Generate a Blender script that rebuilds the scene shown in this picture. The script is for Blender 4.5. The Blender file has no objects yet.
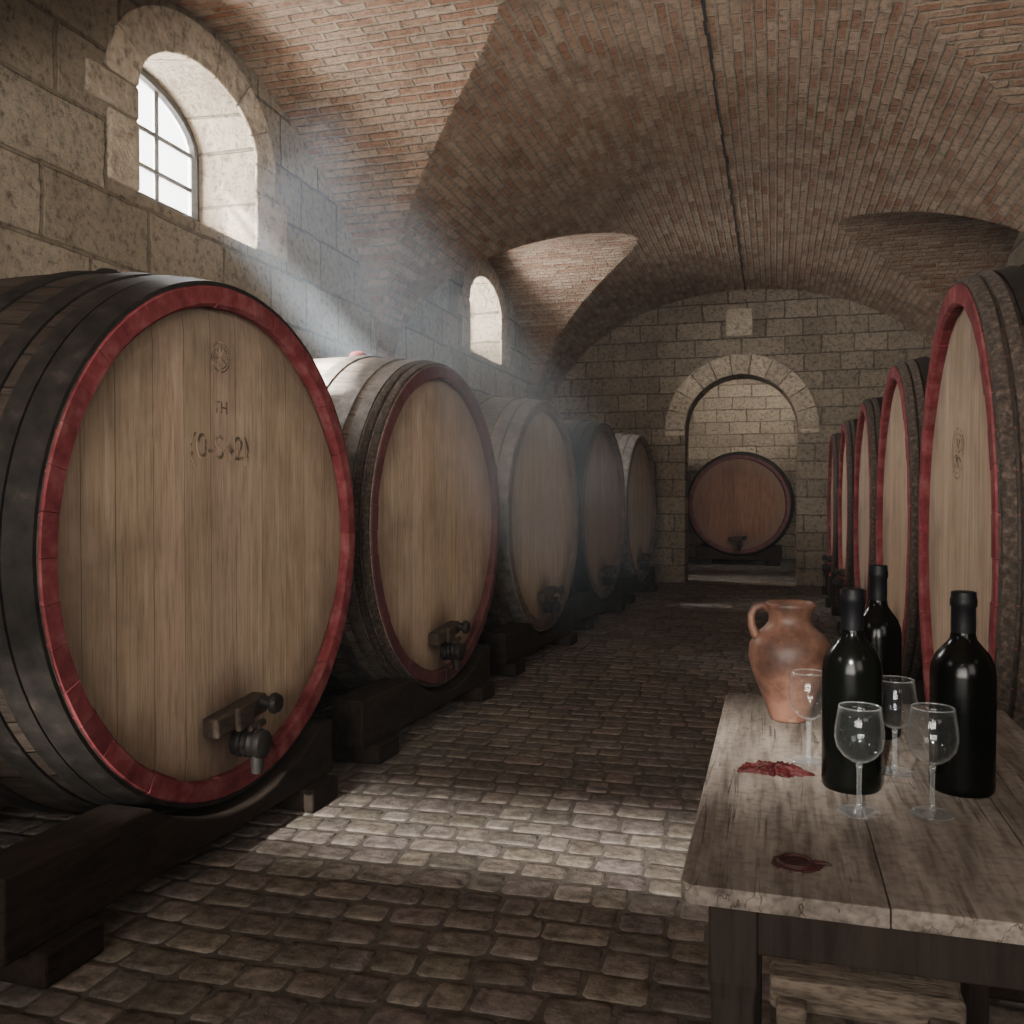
import bpy, bmesh, math, random
from mathutils import Vector, Matrix
random.seed(7)
C = bpy.context.scene.collection
PI = math.pi
R_ = math.radians

# ---------------------------------------------------------------- node helpers
def newmat(name):
    m = bpy.data.materials.new(name); m.use_nodes = True
    nt = m.node_tree; nt.nodes.clear()
    out = nt.nodes.new('ShaderNodeOutputMaterial')
    b = nt.nodes.new('ShaderNodeBsdfPrincipled')
    nt.links.new(b.outputs[0], out.inputs[0])
    return m, nt, b
def N(nt, t, **kw):
    n = nt.nodes.new(t)
    for k, v in kw.items():
        if k in n.inputs.keys(): n.inputs[k].default_value = v
        else: setattr(n, k, v)
    return n
def L(nt, a, b): nt.links.new(a, b)
def ramp(nt, fac, stops):
    r = nt.nodes.new('ShaderNodeValToRGB')
    e = r.color_ramp.elements
    while len(e) < len(stops): e.new(.5)
    for i, (p, c) in enumerate(stops):
        e[i].position = p; e[i].color = (*c, 1) if len(c) == 3 else c
    L(nt, fac, r.inputs[0]); return r
def mixc(nt, fac, a, b, mode='MIX'):
    m = nt.nodes.new('ShaderNodeMix'); m.data_type = 'RGBA'; m.blend_type = mode
    for s, v in ((0, fac), (6, a), (7, b)):
        if isinstance(v, bpy.types.NodeSocket): L(nt, v, m.inputs[s])
        elif s == 0: m.inputs[0].default_value = v
        else: m.inputs[s].default_value = (*v, 1)
    return m.outputs[2]
def math_(nt, op, a, b=0.0):
    m = nt.nodes.new('ShaderNodeMath'); m.operation = op
    for i, v in enumerate((a, b)):
        if isinstance(v, bpy.types.NodeSocket): L(nt, v, m.inputs[i])
        else: m.inputs[i].default_value = v
    return m.outputs[0]
def bump(nt, b, h, strength=.5, dist=.01):
    n = nt.nodes.new('ShaderNodeBump'); n.inputs['Strength'].default_value = strength
    n.inputs['Distance'].default_value = dist
    L(nt, h, n.inputs['Height']); L(nt, n.outputs[0], b.inputs['Normal'])
def mrange(nt, v,a,b_,c,d_):
    q=nt.nodes.new('ShaderNodeMapRange'); q.interpolation_type='SMOOTHSTEP'; L(nt,v,q.inputs['Value'])
    for nme,val in (('From Min',a),('From Max',b_),('To Min',c),('To Max',d_)): q.inputs[nme].default_value=val
    return q.outputs[0]

def mat_masonry(name, src, c1, c2, mortar, bw, rh, ms, distort, patch, rough=.95, bs=.9, bd=.02, dirt=(.05,.045,.04), dirt_amt=.5, fine=22, rowjit=0, fmix=.65):
    m, nt, b = newmat(name)
    tc = nt.nodes.new('ShaderNodeTexCoord')
    sep = nt.nodes.new('ShaderNodeSeparateXYZ'); cmb = nt.nodes.new('ShaderNodeCombineXYZ')
    if src == 'uv':
        vec = tc.outputs['UV']; p3 = tc.outputs['Object']
    else:
        L(nt, tc.outputs['Object'], sep.inputs[0])
        zz = sep.outputs['Z']; uu = sep.outputs['Y' if src == 'yz' else 'X']
        row = math_(nt,'FLOOR', math_(nt,'DIVIDE', zz, rh))
        sh = math_(nt,'MULTIPLY', math_(nt,'SINE', math_(nt,'ADD', math_(nt,'MULTIPLY', row, 12.9), math_(nt,'MULTIPLY', uu, 1.9))), rowjit)
        L(nt, math_(nt,'ADD', uu, sh), cmb.inputs[0]); L(nt, zz, cmb.inputs[1])
        vec = cmb.outputs[0]; p3 = tc.outputs['Object']
    n1 = N(nt, 'ShaderNodeTexNoise', Scale=distort[0], Detail=3.0); L(nt, vec, n1.inputs['Vector'])
    sub = nt.nodes.new('ShaderNodeVectorMath'); sub.operation = 'SUBTRACT'; sub.inputs[1].default_value = (.5,.5,.5)
    L(nt, n1.outputs['Color'], sub.inputs[0])
    mul = nt.nodes.new('ShaderNodeVectorMath'); mul.operation = 'MULTIPLY'; mul.inputs[1].default_value = (distort[1], distort[2], 0)
    L(nt, sub.outputs[0], mul.inputs[0])
    add = nt.nodes.new('ShaderNodeVectorMath'); L(nt, vec, add.inputs[0]); L(nt, mul.outputs[0], add.inputs[1])
    br = N(nt, 'ShaderNodeTexBrick', Scale=1.0)
    br.inputs['Mortar Size'].default_value = ms; br.inputs['Mortar Smooth'].default_value = .45
    br.inputs['Brick Width'].default_value = bw; br.inputs['Row Height'].default_value = rh
    br.inputs['Color1'].default_value = (*c1,1); br.inputs['Color2'].default_value = (*c2,1); br.inputs['Mortar'].default_value = (*mortar,1)
    L(nt, add.outputs[0], br.inputs['Vector'])
    n2 = N(nt, 'ShaderNodeTexNoise', Scale=1.1, Detail=6.0, Roughness=.65); L(nt, p3, n2.inputs['Vector'])
    r2 = ramp(nt, n2.outputs['Fac'], [(.38,(0,0,0)),(.66,(1,1,1))])
    col = mixc(nt, math_(nt,'MULTIPLY', r2.outputs[0], .35), br.outputs['Color'], patch)
    n3 = N(nt, 'ShaderNodeTexNoise', Scale=fine, Detail=8.0, Roughness=.75); L(nt, p3, n3.inputs['Vector'])
    r3 = ramp(nt, n3.outputs['Fac'], [(.34,(.25,.22,.19)),(.48,(.92,.92,.92)),(.70,(1.22,1.17,1.1))])
    col = mixc(nt, fmix, col, r3.outputs[0], 'MULTIPLY')
    n4 = N(nt, 'ShaderNodeTexNoise', Scale=2.6, Detail=7.0, Roughness=.7); L(nt, p3, n4.inputs['Vector'])
    r4 = ramp(nt, n4.outputs['Fac'], [(.48,(0,0,0)),(.7,(1,1,1))])
    col = mixc(nt, math_(nt,'MULTIPLY', r4.outputs[0], dirt_amt), col, dirt)
    L(nt, col, b.inputs['Base Color']); b.inputs['Roughness'].default_value = rough
    b.inputs['Specular IOR Level'].default_value = .15
    h = math_(nt, 'SUBTRACT', 1.0, br.outputs['Fac'])
    h = math_(nt, 'ADD', h, math_(nt, 'MULTIPLY', n3.outputs['Fac'], 1.2))
    n5 = N(nt, 'ShaderNodeTexNoise', Scale=9.0, Detail=4.0); L(nt, p3, n5.inputs['Vector'])
    h = math_(nt, 'ADD', h, math_(nt, 'MULTIPLY', n5.outputs['Fac'], .9))
    bump(nt, b, h, bs, bd)
    return m

def mat_wood(name, c1, c2, stretch, scale=6, rough=.7, bs=.3, bd=.004, attr=None, dark=(.03,.02,.015), dark_amt=.4, spec=.3, stain=False, fine=.6, dist=.6, crack=False):
    m, nt, b = newmat(name)
    tc = nt.nodes.new('ShaderNodeTexCoord')
    mp = nt.nodes.new('ShaderNodeMapping'); mp.inputs['Scale'].default_value = stretch
    L(nt, tc.outputs['Object'], mp.inputs[0])
    n = N(nt, 'ShaderNodeTexNoise', Scale=scale, Detail=9.0, Roughness=.65, Distortion=dist); L(nt, mp.outputs[0], n.inputs['Vector'])
    r = ramp(nt, n.outputs['Fac'], [(.3,c1),(.7,c2)])
    n2 = N(nt, 'ShaderNodeTexNoise', Scale=2.3, Detail=6.0, Roughness=.6); L(nt, tc.outputs['Object'], n2.inputs['Vector'])
    r2 = ramp(nt, n2.outputs['Fac'], [(.46,(0,0,0)),(.75,(1,1,1))])
    col = mixc(nt, math_(nt,'MULTIPLY', r2.outputs[0], dark_amt), r.outputs[0], dark)
    n3 = N(nt, 'ShaderNodeTexNoise', Scale=scale*4, Detail=4.0); L(nt, mp.outputs[0], n3.inputs['Vector'])
    r3 = ramp(nt, n3.outputs['Fac'], [(.33,(.45,.42,.4)),(.5,(1,1,1))])
    col = mixc(nt, fine, col, r3.outputs[0], 'MULTIPLY')
    h = math_(nt,'ADD', n.outputs['Fac'], n3.outputs['Fac'])
    if crack:
        mp2 = nt.nodes.new('ShaderNodeMapping'); mp2.inputs['Scale'].default_value = (stretch[0]*1.6,stretch[1]*.5,stretch[2])
        L(nt, tc.outputs['Object'], mp2.inputs[0])
        n6 = N(nt, 'ShaderNodeTexNoise', Scale=1.5, Detail=3.0); L(nt, mp2.outputs[0], n6.inputs['Vector'])
        ln = math_(nt,'ABSOLUTE', math_(nt,'SUBTRACT', n6.outputs['Fac'], .5))
        cr = mrange(nt, ln, .0, .008, 1, 0)
        n7 = N(nt, 'ShaderNodeTexNoise', Scale=7.0, Detail=2.0); L(nt, tc.outputs['Object'], n7.inputs['Vector'])
        cr = math_(nt,'MULTIPLY', cr, mrange(nt, n7.outputs['Fac'], .45, .6, 0, .65))
        col = mixc(nt, cr, col, (.03,.023,.018))
        h = math_(nt,'SUBTRACT', h, cr)
        n8 = N(nt, 'ShaderNodeTexNoise', Scale=70.0, Detail=5.0); L(nt, tc.outputs['Object'], n8.inputs['Vector'])
        r8 = ramp(nt, n8.outputs['Fac'], [(.36,(.6,.58,.55)),(.5,(1,1,1)),(.68,(1.15,1.13,1.12))])
        col = mixc(nt, .6, col, r8.outputs[0], 'MULTIPLY')
    if stain:
        for (cy,cz_,r0,r1,amt,flip) in ((.02,.29,.06,.24,.85,False),(0,.92,.55,.80,.55,True)):
            sx = nt.nodes.new('ShaderNodeSeparateXYZ'); L(nt, tc.outputs['Object'], sx.inputs[0])
            yy = math_(nt,'SUBTRACT',sx.outputs['Y'],cy); zz=math_(nt,'SUBTRACT',sx.outputs['Z'],cz_)
            dd = math_(nt,'SQRT', math_(nt,'ADD', math_(nt,'MULTIPLY',yy,yy), math_(nt,'MULTIPLY',zz,zz)))
            dd = math_(nt,'ADD', dd, math_(nt,'MULTIPLY', math_(nt,'SUBTRACT',n2.outputs['Fac'],.5), .35))
            mr = mrange(nt, dd, r0, r1, 0 if flip else amt, amt if flip else 0)
            col = mixc(nt, mr, col, (.07,.04,.027) if not flip else (.15,.105,.075))
    if attr:
        a = nt.nodes.new('ShaderNodeAttribute'); a.attribute_name = attr
        col = mixc(nt, 1.0, col, a.outputs['Color'], 'MULTIPLY')
    L(nt, col, b.inputs['Base Color']); b.inputs['Roughness'].default_value = rough
    b.inputs['Specular IOR Level'].default_value = spec
    bump(nt, b, h, bs, bd)
    return m

def mat_noise(name, stops, scale, rough=.6, metal=0, bs=.3, bd=.004, attr=None, spec=.5, detail=7.0):
    m, nt, b = newmat(name)
    tc = nt.nodes.new('ShaderNodeTexCoord')
    n = N(nt, 'ShaderNodeTexNoise', Scale=scale, Detail=detail, Roughness=.65); L(nt, tc.outputs['Object'], n.inputs['Vector'])
    col = ramp(nt, n.outputs['Fac'], stops).outputs[0]
    if attr:
        a = nt.nodes.new('ShaderNodeAttribute'); a.attribute_name = attr
        col = mixc(nt, 1.0, col, a.outputs['Color'], 'MULTIPLY')
    L(nt, col, b.inputs['Base Color']); b.inputs['Roughness'].default_value = rough
    b.inputs['Metallic'].default_value = metal; b.inputs['Specular IOR Level'].default_value = spec
    bump(nt, b, n.outputs['Fac'], bs, bd)
    return m

M = {}
M['vault'] = mat_masonry('vault brick', 'uv', (.45,.23,.14), (.70,.52,.38), (.48,.395,.305), .23, .066, .011, (8,.03,.02), (.64,.49,.36), bs=1, bd=.09, dirt=(.13,.085,.058), dirt_amt=.45, fine=24, fmix=.62)
M['lime_yz'] = mat_masonry('limestone side wall', 'yz', (.72,.60,.45), (.50,.41,.295), (.32,.26,.19), .55, .33, .013, (4,.05,.035), (.76,.65,.50), bs=1, bd=.16, dirt=(.28,.215,.155), dirt_amt=.5, fine=24, rowjit=.13, fmix=.8)
M['lime_xz'] = mat_masonry('limestone end wall', 'xz', (.74,.62,.47), (.50,.40,.295), (.29,.235,.175), .48, .235, .012, (4,.05,.03), (.78,.67,.52), bs=1, bd=.14, dirt=(.24,.185,.135), dirt_amt=.45, fine=22, rowjit=.12, fmix=.8)
M['trim'] = mat_noise('dressed limestone', [(.32,(.28,.225,.16)),(.46,(.55,.455,.34)),(.7,(.76,.65,.50))], 18, .95, 0, 1, .06, attr='tone', spec=.2, detail=9)
M['cobble'] = mat_noise('cobblestone', [(.3,(.070,.059,.050)),(.5,(.152,.129,.111)),(.72,(.25,.213,.185))], 20, .85, 0, 1, .012, attr='tone', spec=.12)
M['grout'] = mat_noise('sand joint', [(.3,(.05,.042,.034)),(.7,(.12,.10,.083))], 40, .95, 0, .8, .01)
M['head'] = mat_wood('pale oak head', (.375,.265,.18), (.545,.42,.305), (12,12,.8), 2.4, .7, .4, .004, attr='tone', dark=(.19,.13,.09), dark_amt=.7, stain=True, fine=.45)
M['head_brown'] = mat_wood('brown oak head', (.23,.15,.10), (.38,.265,.18), (9,9,.7), 2.4, .6, .35, .003, attr='tone', dark=(.10,.065,.045), dark_amt=.5, stain=True)
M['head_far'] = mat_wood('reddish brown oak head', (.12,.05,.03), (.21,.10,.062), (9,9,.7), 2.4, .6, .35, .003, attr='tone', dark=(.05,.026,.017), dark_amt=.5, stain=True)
M['head_grey'] = mat_wood('grey oak head', (.33,.25,.185), (.5,.40,.305), (9,9,.7), 2.4, .7, .35, .003, attr='tone', dark=(.15,.11,.08), dark_amt=.5, stain=True)
M['stave'] = mat_wood('aged stave', (.024,.017,.012), (.065,.048,.036), (.8,10,10), 2.2, .65, .5, .005, attr='tone', dark=(.013,.01,.008), dark_amt=.6)
M['stave_lit'] = mat_wood('lit aged stave', (.17,.135,.105), (.40,.335,.275), (.8,10,10), 2.2, .6, .5, .005, attr='tone', dark=(.07,.052,.04), dark_amt=.5)  # lighter copy of the aged stave, window light put into its colour
M['red'] = mat_noise('red painted chime', [(.32,(.12,.022,.025)),(.5,(.20,.040,.046)),(.72,(.29,.11,.108))], 12, .8, 0, .6, .005, attr='tone', spec=.2)
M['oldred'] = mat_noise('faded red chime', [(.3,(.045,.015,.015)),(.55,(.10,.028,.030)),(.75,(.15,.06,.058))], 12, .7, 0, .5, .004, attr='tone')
M['greyrim'] = mat_noise('bare chime', [(.3,(.045,.03,.022)),(.55,(.12,.08,.058)),(.75,(.2,.145,.11))], 12, .7, 0, .5, .004, attr='tone')
M['iron'] = mat_noise('dark iron hoop', [(.35,(.009,.008,.007)),(.6,(.023,.019,.016)),(.75,(.05,.04,.033))], 16, .65, .1, .5, .003, spec=.25)
M['iron_lit'] = mat_noise('lit iron hoop', [(.35,(.11,.10,.09)),(.6,(.24,.21,.185)),(.75,(.36,.31,.27))], 16, .45, .4, .5, .003)  # lighter copy of the hoop iron, brightness of lit metal put into the colour
M['crust'] = mat_noise('crusted hazel hoop', [(.35,(.02,.015,.011)),(.54,(.065,.047,.035)),(.74,(.18,.135,.10))], 60, .85, 0, 1, .010, detail=9)
M['tap'] = mat_noise('blackened tap', [(.3,(.006,.005,.005)),(.7,(.025,.02,.017))], 20, .6, 0, .3, .003, spec=.3)
M['darkwood'] = mat_wood('dark timber', (.014,.010,.007), (.038,.027,.020), (5,1,5), 3, .85, .6, .006, dark=(.008,.006,.005), dark_amt=.5, spec=.15)
M['blockwood'] = mat_wood('tap bar wood', (.03,.021,.015), (.085,.062,.045), (5,1,5), 5, .75, .5, .004, spec=.2)
M['stamp'] = mat_noise('branded mark', [(.44,(.10,.068,.045)),(.56,(.40,.30,.21))], 22, .8, 0, .2, .001)
M['table'] = mat_wood('weathered table board', (.085,.069,.057), (.235,.20,.17), (13,1.1,13), 2.2, .7, .8, .003, attr='tone', dark=(.045,.036,.03), dark_amt=.6, spec=.2, dist=.2, fine=.55, crack=True)
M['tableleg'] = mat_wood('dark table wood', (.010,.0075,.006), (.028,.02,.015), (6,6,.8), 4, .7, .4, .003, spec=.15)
M['stool'] = mat_wood('dusty trestle wood', (.08,.062,.047), (.30,.24,.185), (2,9,9), 5, .9, 1, .004, dark=(.04,.03,.024), dark_amt=.7, dist=.3, fine=.7)
M['terra'] = mat_noise('terracotta', [(.34,(.028,.015,.011)),(.44,(.10,.047,.031)),(.52,(.20,.098,.065)),(.6,(.15,.072,.047)),(.68,(.32,.225,.17))], 5.5, .5, 0, .35, .003, detail=12)
M['wax'] = mat_noise('red wax', [(.3,(.010,.0015,.0015)),(.7,(.045,.005,.005))], 60, .65, 0, .6, .004, spec=.15)
M['wax2'] = mat_noise('dark wax', [(.3,(.012,.003,.0025)),(.7,(.035,.007,.006))], 60, .5, 0, .4, .003, spec=.3)
M['seam'] = mat_noise('sooty seam', [(.3,(.012,.01,.009)),(.7,(.05,.04,.03))], 30, .95, 0, .5, .01)
M['frame'] = mat_noise('window iron', [(.3,(.03,.03,.03)),(.7,(.09,.08,.07))], 30, .6, .2, .2, .002)

m, nt, b = newmat('dark bottle glass')
b.inputs['Base Color'].default_value = (.0014,.0017,.0013,1)
b.inputs['Specular IOR Level'].default_value = .2
tcn = nt.nodes.new('ShaderNodeTexCoord'); nn = N(nt,'ShaderNodeTexNoise', Scale=6.0); L(nt, tcn.outputs['Object'], nn.inputs['Vector'])
rr = ramp(nt, nn.outputs['Fac'], [(.3,(.15,.15,.15)),(.7,(.3,.3,.3))]); L(nt, rr.outputs[0], b.inputs['Roughness'])
M['bottle'] = m
m, nt, b = newmat('bottle capsule')
b.inputs['Base Color'].default_value = (.004,.004,.005,1); b.inputs['Roughness'].default_value = .5; b.inputs['Specular IOR Level'].default_value = .2
M['capsule'] = m
def glassmat(name, base, amp, pw, dmix):
    m = bpy.data.materials.new(name); m.use_nodes = True; nt = m.node_tree; nt.nodes.clear()
    o = nt.nodes.new('ShaderNodeOutputMaterial'); t = nt.nodes.new('ShaderNodeBsdfTransparent'); g = nt.nodes.new('ShaderNodeBsdfGlossy')
    t.inputs[0].default_value=(.98,.99,.99,1); g.inputs['Roughness'].default_value=.05; g.inputs['Color'].default_value=(1,1,1,1)
    lw = nt.nodes.new('ShaderNodeLayerWeight'); lw.inputs['Blend'].default_value=.5
    f2 = math_(nt,'ADD', math_(nt,'MULTIPLY', math_(nt,'POWER', lw.outputs['Facing'], pw), amp), base)
    df = nt.nodes.new('ShaderNodeBsdfTranslucent'); df.inputs[0].default_value=(.85,.88,.88,1)
    d2 = nt.nodes.new('ShaderNodeBsdfDiffuse'); d2.inputs[0].default_value=(.85,.88,.88,1)
    mx3= nt.nodes.new('ShaderNodeMixShader'); mx3.inputs[0].default_value=.5; L(nt,df.outputs[0],mx3.inputs[1]); L(nt,d2.outputs[0],mx3.inputs[2])
    mx2= nt.nodes.new('ShaderNodeMixShader'); mx2.inputs[0].default_value=dmix; L(nt,g.outputs[0],mx2.inputs[1]); L(nt,mx3.outputs[0],mx2.inputs[2])
    mx = nt.nodes.new('ShaderNodeMixShader'); L(nt, f2, mx.inputs[0])
    L(nt, t.outputs[0], mx.inputs[1]); L(nt, mx2.outputs[0], mx.inputs[2]); L(nt, mx.outputs[0], o.inputs[0])
    return m
M['glass'] = glassmat('clear glass', .02, .8, 5.0, .2)
M['glass_thick'] = glassmat('thick clear glass', .13, .75, 1.8, .35)
m = bpy.data.materials.new('milky pane'); m.use_nodes = True; nt = m.node_tree; nt.nodes.clear()
o = nt.nodes.new('ShaderNodeOutputMaterial'); t = nt.nodes.new('ShaderNodeBsdfTransparent'); g = nt.nodes.new('ShaderNodeBsdfTranslucent')
mx = nt.nodes.new('ShaderNodeMixShader'); mx.inputs[0].default_value = .12
L(nt, t.outputs[0], mx.inputs[1]); L(nt, g.outputs[0], mx.inputs[2]); L(nt, mx.outputs[0], o.inputs[0])
M['pane'] = m

# ---------------------------------------------------------------- mesh helpers
class MB:
    def __init__(s): s.v=[]; s.f=[]; s.t=[]
    def add(s, vs, fs, tone=1.0):
        o = len(s.v); s.v += [tuple(p) for p in vs]
        s.f += [tuple(i+o for i in f) for f in fs]; s.t += [tone]*len(vs)
    def box(s, x0,x1,y0,y1,z0,z1, tone=1.0, mat=None):
        vs = [Vector(p) for p in ((x0,y0,z0),(x1,y0,z0),(x1,y1,z0),(x0,y1,z0),(x0,y0,z1),(x1,y0,z1),(x1,y1,z1),(x0,y1,z1))]
        if mat: vs = [mat @ p for p in vs]
        s.add(vs, [(0,3,2,1),(4,5,6,7),(0,1,5,4),(1,2,6,5),(2,3,7,6),(3,0,4,7)], tone)
    def lathe(s, prof, n=32, mat=None, tone=1.0, jit=0, close=False):
        vs=[]; fs=[]
        for (r,z) in prof:
            for k in range(n):
                a = 2*PI*k/n; q = r*(1+random.uniform(-jit,jit))
                p = Vector((q*math.cos(a), q*math.sin(a), z))
                vs.append(mat @ p if mat else p)
        m_ = len(prof)
        for i in range(m_ if close else m_-1):
            i2 = (i+1) % m_
            for k in range(n):
                k2=(k+1)%n
                fs.append((i*n+k, i*n+k2, i2*n+k2, i2*n+k))
        if not close:
            if prof[0][0] > 1e-5: fs.append(tuple(reversed(range(n))))
            if prof[-1][0] > 1e-5: fs.append(tuple((m_-1)*n+k for k in range(n)))
        s.add(vs, fs, tone)
    def tube(s, pts, rad, n=12):
        pts=[Vector(p) for p in pts]; vs=[]; fs=[]
        for i,p in enumerate(pts):
            d = (pts[min(i+1,len(pts)-1)]-pts[max(i-1,0)]).normalized()
            u = d.orthogonal().normalized() if i==0 else (u - d*u.dot(d)).normalized()
            w = d.cross(u); r = rad[i] if isinstance(rad,(list,tuple)) else rad
            for k in range(n):
                a=2*PI*k/n; vs.append(p+u*r*math.cos(a)+w*r*math.sin(a))
        for i in range(len(pts)-1):
            for k in range(n):
                k2=(k+1)%n; fs.append((i*n+k,i*n+k2,(i+1)*n+k2,(i+1)*n+k))
        fs.append(tuple(reversed(range(n)))); fs.append(tuple((len(pts)-1)*n+k for k in range(n)))
        s.add(vs, fs)
    def build(s, name, mat, parent=None, smooth=False, loc=None, bev=0, seg=2, auto=None, uvs=None, kind=None):
        me = bpy.data.meshes.new(name); me.from_pydata(s.v, [], s.f)
        at = me.color_attributes.new('tone','FLOAT_COLOR','POINT')
        fl=[]
        for t in s.t:
            fl += ([t,t,t,1] if not isinstance(t,tuple) else [*t,1])
        at.data.foreach_set('color', fl)
        if uvs:
            ul = me.uv_layers.new(name='UVMap'); d=[]
            for lp in me.loops: d += list(uvs[lp.vertex_index])
            ul.data.foreach_set('uv', d)
        me.materials.append(mat)
        if not uvs:
            bm = bmesh.new(); bm.from_mesh(me); bmesh.ops.remove_doubles(bm, verts=bm.verts, dist=1e-6)
            bmesh.ops.recalc_face_normals(bm, faces=bm.faces); bm.to_mesh(me); bm.free()
        ob = bpy.data.objects.new(name, me); C.objects.link(ob)
        if parent: ob.parent = parent
        if loc: ob.location = loc
        if smooth:
            for p in me.polygons: p.use_smooth = True
            if auto:
                try: me.set_sharp_from_angle(angle=R_(auto))
                except Exception: pass
        if bev:
            md = ob.modifiers.new('bevel','BEVEL'); md.width=bev; md.segments=seg; md.limit_method='ANGLE'; md.angle_limit=R_(40)
        if kind: ob['kind'] = kind
        return ob
def thing(name, label, cat, loc=(0,0,0), rz=0, group=None):
    o = bpy.data.objects.new(name, None); C.objects.link(o); o.empty_display_size=.1
    o.location=loc; o.rotation_euler=(0,0,rz); o['label']=label; o['category']=cat
    if group: o['group']=group
    return o
def tag(o, label, cat, group=None):
    o['label']=label; o['category']=cat
    if group: o['group']=group
    return o

# ---------------------------------------------------------------- room constants
XL, XR, XC = -3.05, 2.25, -.4
A, B, ZS = 2.65, 1.73, 2.2
X0 = .36
YB, YE = -3.5, 12.4
BAYS = {-1:[(-.5,2.2),(4.4,2.2),(9.2,2.3)], 1:[(.0,2.2),(4.85,2.2),(9.25,2.15)]}
def lun_off(s): return math.sqrt(X0*X0+(1-X0*X0)*abs(s)**1.65)
def zl(y, side):
    v=ZS
    for c,w in BAYS[side]:
        if abs(y-c) <= w: v=max(v, ZS + B*math.sqrt(max(0,1-lun_off((y-c)/w)**2)))
    return v
def make_vault():
    vs=[]; fs=[]; uv=[]
    ys=[YB,YE+.05]
    for sd in (-1,1):
        for c,w in BAYS[sd]:
            ys += [c - w*math.cos(PI*k/44) for k in range(45)]
    ys=sorted(y for y in ys if YB<=y<=YE+.05)
    yy=[]
    for i in range(len(ys)-1):
        a,b_=ys[i],ys[i+1]
        if b_-a<1e-4: continue
        n=max(1,int((b_-a)/.3))
        yy += [a+(b_-a)*k/n for k in range(n)]
    yy.append(ys[-1])
    NT=52
    def arclen(t):
        n=24; s=0; px,pz=0,B
        for k in range(1,n+1):
            q=PI/2+(t-PI/2)*k/n; x,z=A*math.cos(q),B*math.sin(q)
            s+=math.hypot(x-px,z-pz); px,pz=x,z
        return s if t>PI/2 else -s
    for y in yy:
        t0 = math.asin(min(1,(zl(y,1)-ZS)/B)); t1 = PI-math.asin(min(1,(zl(y,-1)-ZS)/B))
        for k in range(NT+1):
            h=NT//2
            t = t0+(PI/2-t0)*k/h if k<=h else PI/2+(t1-PI/2)*(k-h)/(NT-h)
            vs.append((XC+A*math.cos(t), y, ZS+B*math.sin(t))); uv.append((y, arclen(t)))
    n=NT+1
    for i in range(len(yy)-1):
        for k in range(NT): fs.append((i*n+k,(i+1)*n+k,(i+1)*n+k+1,i*n+k+1))
    for side in (1,-1):
        for c,w in BAYS[side]:
            o=len(vs); s=0; py=pz=None; K=88
            for j in range(K+1):
                q=PI*j/K; y=c-w*math.cos(q); z=zl(y,side)
                if py is not None: s+=math.hypot(y-py,z-pz)
                py,pz=y,z
                tg=math.asin(min(1,(z-ZS)/B)); xg=XC+side*A*math.cos(tg); xw=XC+side*(A+.12)
                for k in range(9):
                    x=xg+(xw-xg)*k/8; vs.append((x,y,z)); uv.append((x+c*1.37,s))
            for j in range(K):
                for k in range(8):
                    fs.append((o+j*9+k,o+(j+1)*9+k,o+(j+1)*9+k+1,o+j*9+k+1))
    mb=MB(); mb.v=vs; mb.f=fs; mb.t=[1.0]*len(vs)
    return mb.build('ceiling', M['vault'], uvs=uv, smooth=True, kind='structure')
make_vault()
mb=MB(); y=YB
while y<YE:
    w=random.uniform(.012,.024); o=random.uniform(-.006,.006)
    mb.box(XC+o-w/2,XC+o+w/2,y,y+.16,ZS+B-.005,ZS+B+.01); y+=.155
mb.build('trim_4', M['seam'], kind='structure')

def arch_z(u, u0, u1, zs, zt):
    c=(u0+u1)/2; h=(u1-u0)/2
    return zs+(zt-zs)*math.sqrt(max(0,1-((u-c)/h)**2))
def wall(name, axis, p0, p1, segs, z0, z1, mat):
    mb=MB()
    P = (lambda u,z,p:(p,u,z)) if axis=='x' else (lambda u,z,p:(u,p,z))
    for (a,b_,hole) in segs:
        if hole is None:
            for p in (p0,p1): mb.add([P(a,z0,p),P(b_,z0,p),P(b_,z1,p),P(a,z1,p)],[(0,1,2,3)])
            continue
        f, k = hole
        for p,(u0,u1,zb,zs,zt) in ((p0,f),(p1,k)):
            mb.add([P(a,z0,p),P(u0,z0,p),P(u0,z1,p),P(a,z1,p)],[(0,1,2,3)])
            mb.add([P(u1,z0,p),P(b_,z0,p),P(b_,z1,p),P(u1,z1,p)],[(0,1,2,3)])
            if zb>z0: mb.add([P(u0,z0,p),P(u1,z0,p),P(u1,zb,p),P(u0,zb,p)],[(0,1,2,3)])
            n=20
            for i in range(n):
                c=(u0+u1)/2; h=(u1-u0)/2
                ua=c-h*math.cos(PI*i/n); ub=c-h*math.cos(PI*(i+1)/n)
                mb.add([P(ua,arch_z(ua,u0,u1,zs,zt),p),P(ub,arch_z(ub,u0,u1,zs,zt),p),P(ub,z1,p),P(ua,z1,p)],[(0,1,2,3)])
        def outline(q):
            u0,u1,zb,zs,zt=q; c=(u0+u1)/2; h=(u1-u0)/2
            return [(u0,zb),(u0,zs)]+[(c-h*math.cos(PI*i/20),arch_z(c-h*math.cos(PI*i/20),u0,u1,zs,zt)) for i in range(1,20)]+[(u1,zs),(u1,zb)]
        of,ok=outline(f),outline(k); n=len(of)
        vs=[P(u,z,p0) for u,z in of]+[P(u,z,p1) for u,z in ok]
        mb.add(vs,[(i,(i+1)%n,(i+1)%n+n,i+n) for i in range(n)])
    return mb.build(name, mat, kind='structure')
WIN = [(-.5,.55),(4.33,.53),(9.4,.56)]
segs=[]; edges=[YB,1.9,6.7,YE+.5]
BK=[]
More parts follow.
